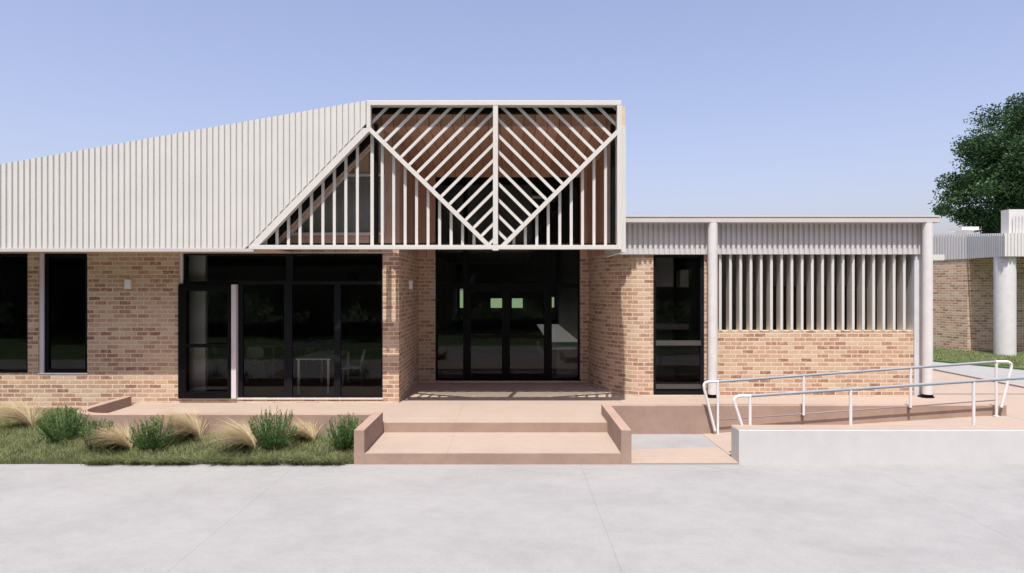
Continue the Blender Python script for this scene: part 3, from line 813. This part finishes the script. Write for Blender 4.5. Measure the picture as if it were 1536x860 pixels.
def chair():
    t = thing('chair', '', 'chair', (0, 0, 0), 'chairs in the room')
    m_ = MB()
    nu, nv = 8, 6
    def surf(f, name, th):
        m2 = MB(); i0 = 0
        pts = [[Vector(f(u/nu, v/nv)) for v in range(nv+1)] for u in range(nu+1)]
        for layer in (0, th):
            for u in range(nu+1):
                for v in range(nv+1):
                    p = pts[u][v]; m2.v.append((p.x, p.y+(layer if name == 'backrest' else 0), p.z-(layer if name == 'seat' else 0)))
        K = (nu+1)*(nv+1)
        for u in range(nu):
            for v in range(nv):
                a, b, c, d = u*(nv+1)+v, (u+1)*(nv+1)+v, (u+1)*(nv+1)+v+1, u*(nv+1)+v+1
                m2.f.append((a, b, c, d)); m2.f.append((d+K, c+K, b+K, a+K))
        rim = [u*(nv+1) for u in range(nu+1)]+[nu*(nv+1)+v for v in range(1, nv+1)]+[u*(nv+1)+nv for u in range(nu-1, -1, -1)]+[v for v in range(nv-1, 0, -1)]
        for a, b in zip(rim, rim[1:]+rim[:1]): m2.f.append((a, a+K, b+K, b))
        return m2.build(name, 'chairshell', t, smooth=True)
    def rounded(u, v):
        a = 2*u-1; b = 2*v-1; k = 1-.22*(b*b)*(a*a)
        return a*k, b*k
    surf(lambda u, v: (rounded(u, v)[0]*.23, rounded(u, v)[1]*.21, .45-.02*(1-(2*u-1)**2)), 'seat', .02)
    surf(lambda u, v: (rounded(u, v)[0]*.22, .22+.04*(1-(2*u-1)**2)+.05*v, .68+rounded(u, v)[1]*.15), 'backrest', .02)
    for sx in (-1, 1):
        MB().tube([(sx*.21, -.2, 0), (sx*.19, -.15, .44)], .011, 8).build('leg', 'chrome', t)
        MB().tube([(sx*.21, .24, 0), (sx*.19, .2, .45), (sx*.19, .25, .72)], .011, 8).build('leg', 'chrome', t)
    return t
c0 = chair()
spots = [(-6.15, 16.2, 180, 'chair with pale oval back turned to the glass'),
         (-3.62, 15.0, -75, 'chair pulled up at the right side of the rectangular white table'),
         (-7.25, 16.9, 120, 'chair behind the glass door, left of the round table'),
         (-5.45, 17.3, -100, 'chair at the right side of the nearer round table'),
         (-6.2, 19.3, 90, 'chair left of the far round table'),
         (-4.0, 19.6, -90, 'chair right of the far round table')]
for i, (x, y, a, lab) in enumerate(spots):
    c = c0 if i == 0 else copy_tree(c0)
    c.location = (x, y, FZ); c.rotation_euler = (0, 0, math.radians(a)); c['label'] = lab
    if i == 0: c.rotation_euler = (0, 0, math.pi)
for c in [o for o in bpy.data.objects if o.name.startswith('chair')]:
    pass
g = thing('pendant_lamp', 'black box pendant lamp hanging above the rectangular table', 'lamp', (PX(528, 15.4), 15.4, 3.28))
MB().box(PX(522, 15.4), PX(534, 15.4), 15.31, 15.5, PZ(421, 15.4), PZ(408.5, 15.4)).build('shade', 'black', g)
MB().tube([(PX(528, 15.4), 15.4, PZ(408.5, 15.4)), (PX(528, 15.4), 15.4, 3.28)], .006, 6).build('cord', 'black', g)
g = thing('counter', 'long white counter inside the entrance doors, at the right', 'counter', (1.5, 20, FZ))
MB().box(.98, 1.84, 16.35, 26.5, 1.06, 1.10).build('counter_top', 'laminate', g)
MB().box(1.1, 1.83, 16.6, 26.4, FZ, 1.055).build('counter_front', 'lobby', g)
g = tag(MB().box(PX(1017, 15.5), PX(1046, 15.5), 15.3, 15.7, PZ(431, 15.5), PZ(405, 15.5)).build('wall_cupboard', 'int_light', loc=(3.9, 15.5, 2.6), bevel=.02), 'pale wall cupboard seen high through the narrow window right of the entrance', 'cupboard')

# ------------------------------------------------------------------ building beyond, right
B2 = thing('brick_building', 'brick building with ribbed white fascia and a round column beyond the right end', 'building', (18, 23, .3))
def sx(y, x0=15.6, y0=22.84): return x0-.30*(y-y0)
mb = MB(); mb.slab([(15.6, 22.84), (34, 22.84), (34, 23.1), (15.9, 23.1), (sx(40)+.3, 40), (sx(40), 40)], .2, 3.62)
mb.build('brick_wall', 'brick', B2)
zt2 = lambda y: 4.28+(y-21)*.069
def fascia_run(p0, p1, z0_, z1_):
    p0, p1 = Vector(p0), Vector(p1); d_ = (p1-p0).normalized(); Lr = (p1-p0).length
    m_ = MB(); ribs(m_, 0, Lr, 0, lambda t: z0_+(z1_-z0_)*t/Lr, lambda t: 3.55, groove=.03)
    m_.v = [(p0.x+d_.x*t+d_.y*g_, p0.y+d_.y*t-d_.x*g_, z) for t, g_, z in m_.v]
    m_.f = [f[::-1] for f in m_.f]
    m_.build('ribbed_fascia', 'fascia', B2)
fascia_run((15.5, 21.0), (15.57, 22.84), 4.28, 4.40)
fascia_run((15.57, 22.84), (sx(36)-.03, 36), 4.40, 5.3)
mb = MB(); ribs(mb, 15.52, 34, 21.0, lambda x: 4.28, lambda x: 3.55)
mb.box(15.54, 34, 21.04, 21.08, 3.55, 4.25)
mb.build('ribbed_fascia', 'clad', B2)
mb = MB(); pr = [(15.56, 21.09), (34, 21.09), (34, 36), (sx(36)+.05, 36), (15.65, 22.84)]; mb.slab(pr, 3.63, 3.7); mb.slab(pr, 4.15, 4.2); mb.build('roof', 'clad', B2)
o = MB().tube([(15.82, 21.4, .3), (15.82, 21.4, 3.56)], .30, 40).build('column', 'render', B2, smooth=True); smooth_by_angle(o)
mb = MB(); mb.box(16.1, 34, 21.6, 21.95, 4.2, 5.10); mb.build('roof_box', 'clad', B2)
mb = MB(); ribs(mb, 16.2, 34, 21.57, lambda x: 4.86, lambda x: 4.2); mb.build('roof_box_cladding', 'fascia', B2)
x0, x1 = PX(1443, 25), PX(1468.5, 25)
mb = MB(); mb.box(x0, x1, 25, 25.8, PZ(350, 25)+.12, PZ(345, 25)+.12); mb.box(x0+.2, x1-.2, 25.1, 25.7, 4.2, PZ(350, 25)+.119); mb.build('roof_vent', 'white', B2)

# ------------------------------------------------------------------ grass and planting
def blades(name, mat, base, h, w, lean, az, seg=3, loc=None, curl=1.0):
    """many tapering blades; arrays of n"""
    n = len(h); dirx, diry = np.cos(az), np.sin(az)
    V = []; 
    ts = np.linspace(0, 1, seg+1)
    sx, sy = -diry, dirx
    wdir = RNG.uniform(0, 2*np.pi, n); wx, wy = np.cos(wdir), np.sin(wdir)
    rows = []
    for t in ts:
        a = lean*t**curl
        hx = h*lean*t**1.8; hz = h*(t*np.sqrt(np.clip(1-lean**2*0.55*t, .1, 1)))
        px = base[:, 0]+dirx*hx; py = base[:, 1]+diry*hx; pz = base[:, 2]+hz
        ww = w*(1-t**1.6)*0.5
        rows.append((np.stack([px-wx*ww, py-wy*ww, pz], 1), np.stack([px+wx*ww, py+wy*ww, pz], 1)))
    per = 2*seg+1
    verts = np.zeros((n, per, 3))
    for k in range(seg):
        verts[:, 2*k] = rows[k][0]; verts[:, 2*k+1] = rows[k][1]
    verts[:, 2*seg] = (rows[seg][0]+rows[seg][1])/2
    idx = np.arange(n)[:, None]*per
    fl = []; sizes = []
    quads = []
    for k in range(seg-1): quads.append(idx+np.array([[2*k, 2*k+1, 2*k+3, 2*k+2]]))
    tri = idx+np.array([[2*seg-2, 2*seg-1, 2*seg]])
    loops = np.concatenate([np.concatenate(quads, 0).ravel() if quads else np.zeros(0, int), tri.ravel()]).astype(np.int32)
    nq = n*(seg-1)
    starts = np.concatenate([np.arange(nq)*4, nq*4+np.arange(n)*3]).astype(np.int32)
    off = np.array(loc if loc is not None else (0, 0, 0))
    return mesh_np(name, mat, verts.reshape(-1, 3)-off, loops, starts, loc)
def mesh_np(name, mat, verts, loops, starts, loc=None, parent=None):
    me = bpy.data.meshes.new(name)
    me.vertices.add(len(verts)); me.vertices.foreach_set('co', verts.astype(np.float32).ravel())
    me.loops.add(len(loops)); me.loops.foreach_set('vertex_index', loops)
    me.polygons.add(len(starts)); me.polygons.foreach_set('loop_start', starts)
    me.update(calc_edges=True); me.validate()
    me.materials.append(M[mat])
    o = bpy.data.objects.new(name, me); COL.objects.link(o)
    if parent is not None: o.parent = parent
    elif loc is not None: o.location = loc
    return o
def bedz(x, y):
    t = np.clip((y-9.78)/1.15, 0, 1)
    s = t*t*(3-2*t)
    return s*.17+.012*np.sin(x*2.3+y*1.7)+.012*np.sin(x*5.1-y*3.3)-.0
nx, ny = 90, 24
gx = np.linspace(-15, -2.305, nx); gy = np.linspace(9.765, 13.03, ny)
mb = MB()
for i in range(nx):
    for j in range(ny): mb.v.append((gx[i], gy[j], float(bedz(gx[i], gy[j]))-.002 if j else -.02))
for i in range(nx-1):
    for j in range(ny-1):
        if gx[i] > -7.2 and gy[j] > 11.1: continue
        mb.f.append((i*ny+j, (i+1)*ny+j, (i+1)*ny+j+1, i*ny+j+1))
struct(mb.build('planting_bed', 'soil', smooth=True))
n = 95000
bx = RNG.uniform(-10.2, -2.32, n); by = 9.77+RNG.uniform(0, 1, n)**1.0*3.2
keep = ((bx > -7.42) & (by < 10.86)) | ((bx <= -7.46) & (by < 13.0))
bx, by = bx[keep], by[keep]; n = len(bx)
cl = np.sin(bx*9+by*4)*np.sin(by*11-bx*3)
h = RNG.uniform(.05, .12, n)*(1+.35*cl)
edge = (by < 9.92)
az = RNG.uniform(0, 2*np.pi, n); az[edge] = RNG.normal(-1.9, .6, edge.sum()); az = np.where(edge, az, az+0)
lean = RNG.uniform(.3, 1.0, n)
stuff(blades('grass', 'grass', np.stack([bx, by, bedz(bx, by)-.005], 1), h, RNG.uniform(.004, .009, n), lean, az, 2), 'short green grass of the planting bed along the driveway', 'grass')
# ragged clumps spilling over the driveway edge
m = 120; cx = RNG.uniform(-6.2, -2.5, m); per = 38
bx = (cx[:, None]+RNG.normal(0, .045, (m, per))).ravel(); by = (9.745+RNG.uniform(-.03, .05, m))[:, None]+RNG.normal(0, .025, (m, per)); by = by.ravel()
bx = np.clip(bx, -10, -2.32); n = len(bx)
az = np.repeat(RNG.normal(-1.95, .35, m), per)+RNG.normal(0, .35, n)
stuff(blades('grass', 'grass', np.stack([bx, by, np.maximum(bedz(bx, by), 0)], 1), RNG.uniform(.09, .21, n), RNG.uniform(.006, .011, n), RNG.uniform(.7, 1.25, n), az, 3), 'ragged grass tufts spilling over the driveway edge', 'grass')
# lawn by the far building
poly_lawn = MB(); poly_lawn.slab([(12.6, 20.2), (13.86, 18.05), (15.5, 16.0), (22, 14), (34, 14), (34, 23), (15.9, 23), (15.4, 40), (11.2, 40)], 0.0, T+.06)
struct(poly_lawn.build('lawn', 'ground'))
n = 60000; bx = RNG.uniform(11.5, 17.5, n); by = RNG.uniform(16, 24.5, n)
keep = (bx > 12.75+(20.2-by)*.57-np.where(by > 20.2, (20.2-by)*.57+.05, 0)) & ~((bx > 15.5) & (by > 22.8))
bx, by = bx[keep], by[keep]; n = len(bx)
stuff(blades('grass', 'grass', np.stack([bx, by, np.full(n, T+.058)], 1), RNG.uniform(.04, .10, n), RNG.uniform(.008, .016, n), RNG.uniform(.2, .9, n), RNG.uniform(0, 6.28, n), 2), 'strip of lawn in front of the far brick building', 'grass')

def shrub(x, y, hgt, rad, label, seed):
    z0 = float(bedz(x, y))-.01
    rng = np.random.default_rng(seed)
    t = thing('shrub', label, 'shrub', (x, y, z0), 'dark green shrubs in the planting bed')
    ns = 125; V = []; stems = MB()
    pts = []; tang = []
    for k in range(ns):
        az = rng.uniform(0, 2*math.pi); sp = rad*math.sqrt(rng.uniform(0.0, 1)); L_ = hgt*rng.uniform(.65, 1.28)*(1-.28*(sp/rad)**2)
        b = Vector((x+.25*sp*math.cos(az), y+.25*sp*math.sin(az), z0)); tip = Vector((x+sp*math.cos(az)+rng.normal(0, .02), y+sp*math.sin(az)+rng.normal(0, .02), z0+L_))
        mid = (b+tip)/2+Vector((math.cos(az), math.sin(az), 0))*sp*.22
        q = [b*(1-s)**2+mid*2*s*(1-s)+tip*s*s for s in (0, .33, .66, 1)]
        if k % 3 == 0: stems.tube(q, [.004, .0035, .003, .0015], 4, False)
        for j in range(34):
            s = .12+.88*j/33; p = b*(1-s)**2+mid*2*s*(1-s)+tip*s*s; d = ((mid-b)*(1-s)+(tip-mid)*s).normalized()
            pts.append(p); tang.append(d)
    P = np.array([tuple(p) for p in pts]); D = np.array([tuple(d) for d in tang]); K = len(P)
    rv = rng.normal(0, 1, (K, 3)); side = np.cross(D, rv); side /= np.linalg.norm(side, axis=1)[:, None]
    ld = D*1.05+side*rng.uniform(.35, .85, K)[:, None]; ld /= np.linalg.norm(ld, axis=1)[:, None]
    wv = np.cross(ld, rng.normal(0, 1, (K, 3))); wv /= np.linalg.norm(wv, axis=1)[:, None]
    ln = rng.uniform(.028, .055, K)[:, None]; w = rng.uniform(.004, .0075, K)[:, None]
    V = np.stack([P, P+ld*ln*.5+wv*w, P+ld*ln, P+ld*ln*.5-wv*w], 1).reshape(-1, 3)-np.array((x, y, z0))
    mesh_np('foliage', 'shrub', V, np.arange(K*4, dtype=np.int32), (np.arange(K)*4).astype(np.int32), parent=t)
    stems.build('stem', 'bark', t)
SH = [(97, 650, .47, .38, 'dark green shrub left of the curved end of the kerb wall'),
      (146, 652, .38, .24, 'dark green shrub in front of the curved end of the kerb wall'),
      (230, 655, .43, .36, 'dark green shrub right of the curved wall end, between two straw grasses'),
      (410, 655, .52, .37, 'dark green shrub in front of the glass panels, middle of the bed'),
      (517, 655, .46, .30, 'dark green shrub against the left step wall')]
for i, (px, py, hh, rr, lab) in enumerate(SH):
    Y = 10.35 if i else 10.6
    shrub(PX(px, Y), Y, hh, rr, lab, 40+i)
def tuft(x, y, ln, label, seed, az0=math.pi):
    rng = np.random.default_rng(seed); z0 = float(bedz(x, y))
    n = 1500; az = rng.normal(az0, .55, n); r = rng.uniform(0, .07, n)
    base = np.stack([x+np.cos(az)*r, y+np.sin(az)*r*.7, np.full(n, z0)], 1)
    o = blades('ornamental_grass', 'tuft', base, 1.2*ln*rng.uniform(.6, 1.1, n), rng.uniform(.003, .006, n), rng.uniform(.85, 1.38, n), az, 6, loc=(x, y, z0))
    tag(o, label, 'ornamental grass', 'straw coloured ornamental grasses')
TU = [(48, 640, 11.3, .58, 'straw coloured grass tuft at the far left, against the brick plinth', math.pi*.95),
      (196, 660, 10.30, .50, 'straw coloured grass tuft between the second and third dark shrubs', math.pi),
      (300, 650, 10.62, .60, 'straw coloured grass tuft alone against the kerb wall', math.pi),
      (383, 662, 10.22, .56, 'straw coloured grass tuft touching the left of the middle shrub', math.pi),
      (470, 655, 10.62, .40, 'straw coloured grass tuft between the last two dark shrubs', math.pi*.9)]
for i, (px, py, Y, ln, lab, az) in enumerate(TU): tuft(PX(px, Y), Y, ln, lab, 70+i, az)

# ------------------------------------------------------------------ trees
def tree(x, y, z0, H, R, label, seed, nclump=150, nleaf=420, leaf=.20, group=None, squash=.8, trunk_h=.35):
    rng = np.random.default_rng(seed)
    t = thing('tree', label, 'tree', (x, y, z0), group)
    tr = MB(); cz = z0+H*(trunk_h+(1-trunk_h)/2); rz = H*(1-trunk_h)/2
    tr.tube([(x, y, z0), (x+.1, y, z0+H*.2), (x-.1, y+.1, z0+H*.45), (x, y, z0+H*.75)], [R*.085, R*.065, R*.045, R*.015], 12)
    C = []
    while len(C) < nclump:
        p = rng.uniform(-1, 1, 3); r = np.linalg.norm(p)
        if r > 1 or r < .45: continue
        bulge = 1+.16*math.sin(4*math.atan2(p[1], p[0])+seed)+.12*math.sin(7*p[2]+3*p[0])
        C.append((x+p[0]*R*bulge, y+p[1]*R*bulge, cz+p[2]*rz*(1+.08*math.sin(5*p[0]+seed))))
    C = np.array(C)
    for k in range(0, nclump, 6):
        c = C[k]; tr.tube([(x, y, z0+H*rng.uniform(.25, .6)), ((x+c[0])/2, (y+c[1])/2, (cz+c[2])/2), tuple(c)], [R*.022, R*.014, R*.004], 6)
    tr.build('trunk', 'bark', t)
    cr = rng.uniform(.09, .25, nclump)*R
    P = np.repeat(C, nleaf, 0); q = rng.normal(0, 1, (len(P), 3)); q /= np.linalg.norm(q, axis=1)[:, None]
    q *= (rng.uniform(0, 1, len(P))**.45)[:, None]*np.repeat(cr, nleaf)[:, None]; q[:, 2] *= .62
    P = P+q; K = len(P)
    a = rng.normal(0, 1, (K, 3)); a /= np.linalg.norm(a, axis=1)[:, None]
    b = np.cross(a, rng.normal(0, 1, (K, 3))); b /= np.linalg.norm(b, axis=1)[:, None]
    s = rng.uniform(.6, 1.2, K)[:, None]*leaf
    V = np.stack([P-a*s*.5, P+b*s*.22, P+a*s*.5, P-b*s*.22], 1).reshape(-1, 3)-np.array((x, y, z0))
    mesh_np('crown', 'treeleaf', V, np.arange(K*4, dtype=np.int32), (np.arange(K)*4).astype(np.int32), parent=t)
tree(29.7, 34, 0, 13.0, 5.9, 'large dark green tree behind the far brick building', 5, 400, 560, .20)

for i, (tx, ty, th) in enumerate(((-31, -20, 16), (-22, -17, 18), (-13.5, -20, 17), (-5, -17, 19), (4, -20, 17), (12.5, -17, 18), (21, -20, 17), (30, -17, 16))):  # unseen tree row, enlarged to block sky light and darken glass reflections
    tree(tx, ty, 0, th, 7.2, 'broad green tree behind the camera, raised to block sky and darken the glass', 20+i, 190, 230, .62, 'unseen trees shaping the reflections and sky light', trunk_h=.04, )
rngh = np.random.default_rng(3); K = 60000  # unseen foliage bank added to keep the glass reflections evenly dark
P = np.stack([rngh.uniform(-48, 48, K), -9.5+rngh.normal(0, .45, K), rngh.uniform(0, 1, K)**.8*3.1], 1)
P[:, 2] += .25*np.sin(P[:, 0]*1.3)*(P[:, 2]/3)
a = rngh.normal(0, 1, (K, 3)); a /= np.linalg.norm(a, axis=1)[:, None]; b = np.cross(a, rngh.normal(0, 1, (K, 3))); b /= np.linalg.norm(b, axis=1)[:, None]
sz = rngh.uniform(.12, .24, K)[:, None]
V = np.stack([P-a*sz*.5, P+b*sz*.3, P+a*sz*.5, P-b*sz*.3], 1).reshape(-1, 3)
tag(mesh_np('hedge', 'treeleaf', V-np.array((0, -9.5, 0)), np.arange(K*4, dtype=np.int32), (np.arange(K)*4).astype(np.int32), loc=(0, -9.5, 0)), 'long unseen hedge added behind the camera to darken reflections in the glass', 'hedge')
# ------------------------------------------------------------------ light, sky, camera
w = bpy.data.worlds.new('World'); SC.world = w; w.use_nodes = True
nt = w.node_tree; bg = nt.nodes['Background']
sky = nt.nodes.new('ShaderNodeTexSky'); sky.sky_type = 'NISHITA'; sky.sun_disc = False
el = math.atan2(2.4, math.hypot(.16, 1)); az = math.atan2(-.16, -1)
sky.sun_elevation = el; sky.sun_rotation = az % (2*math.pi)
sky.air_density = 1.0; sky.dust_density = 3.2; sky.ozone_density = 0.3
gm = N(nt, 'ShaderNodeGamma'); gm.inputs[1].default_value = 0.8; L(nt, sky.outputs[0], gm.inputs[0])
L(nt, mixc(nt, 1.0, gm.outputs[0], (1.37, 1.26, 1.43), 'MULTIPLY'), bg.inputs[0]); bg.inputs[1].default_value = 0.15
sd = bpy.data.lights.new('sun', 'SUN'); sd.energy = 5.0; sd.angle = math.radians(.6); sd.color = (1, .97, .91)
so = bpy.data.objects.new('sun', sd); COL.objects.link(so)
so.rotation_euler = Vector((.16, 1, -2.4)).to_track_quat('-Z', 'Y').to_euler()
cd = bpy.data.cameras.new('camera'); cam = bpy.data.objects.new('camera', cd); COL.objects.link(cam)
cam.location = (0, 0, EYE); cam.rotation_euler = (math.pi/2, 0, 0)
cd.sensor_width = 36; cd.lens = 36*1000/1536; cd.clip_start = .1; cd.clip_end = 2000
SC.camera = cam
SC.view_settings.view_transform = 'Standard'; SC.view_settings.look = 'None'
SC.view_settings.exposure = 0.40; SC.view_settings.gamma = 1.0
SC.cycles.max_bounces = 10; SC.cycles.transparent_max_bounces = 16
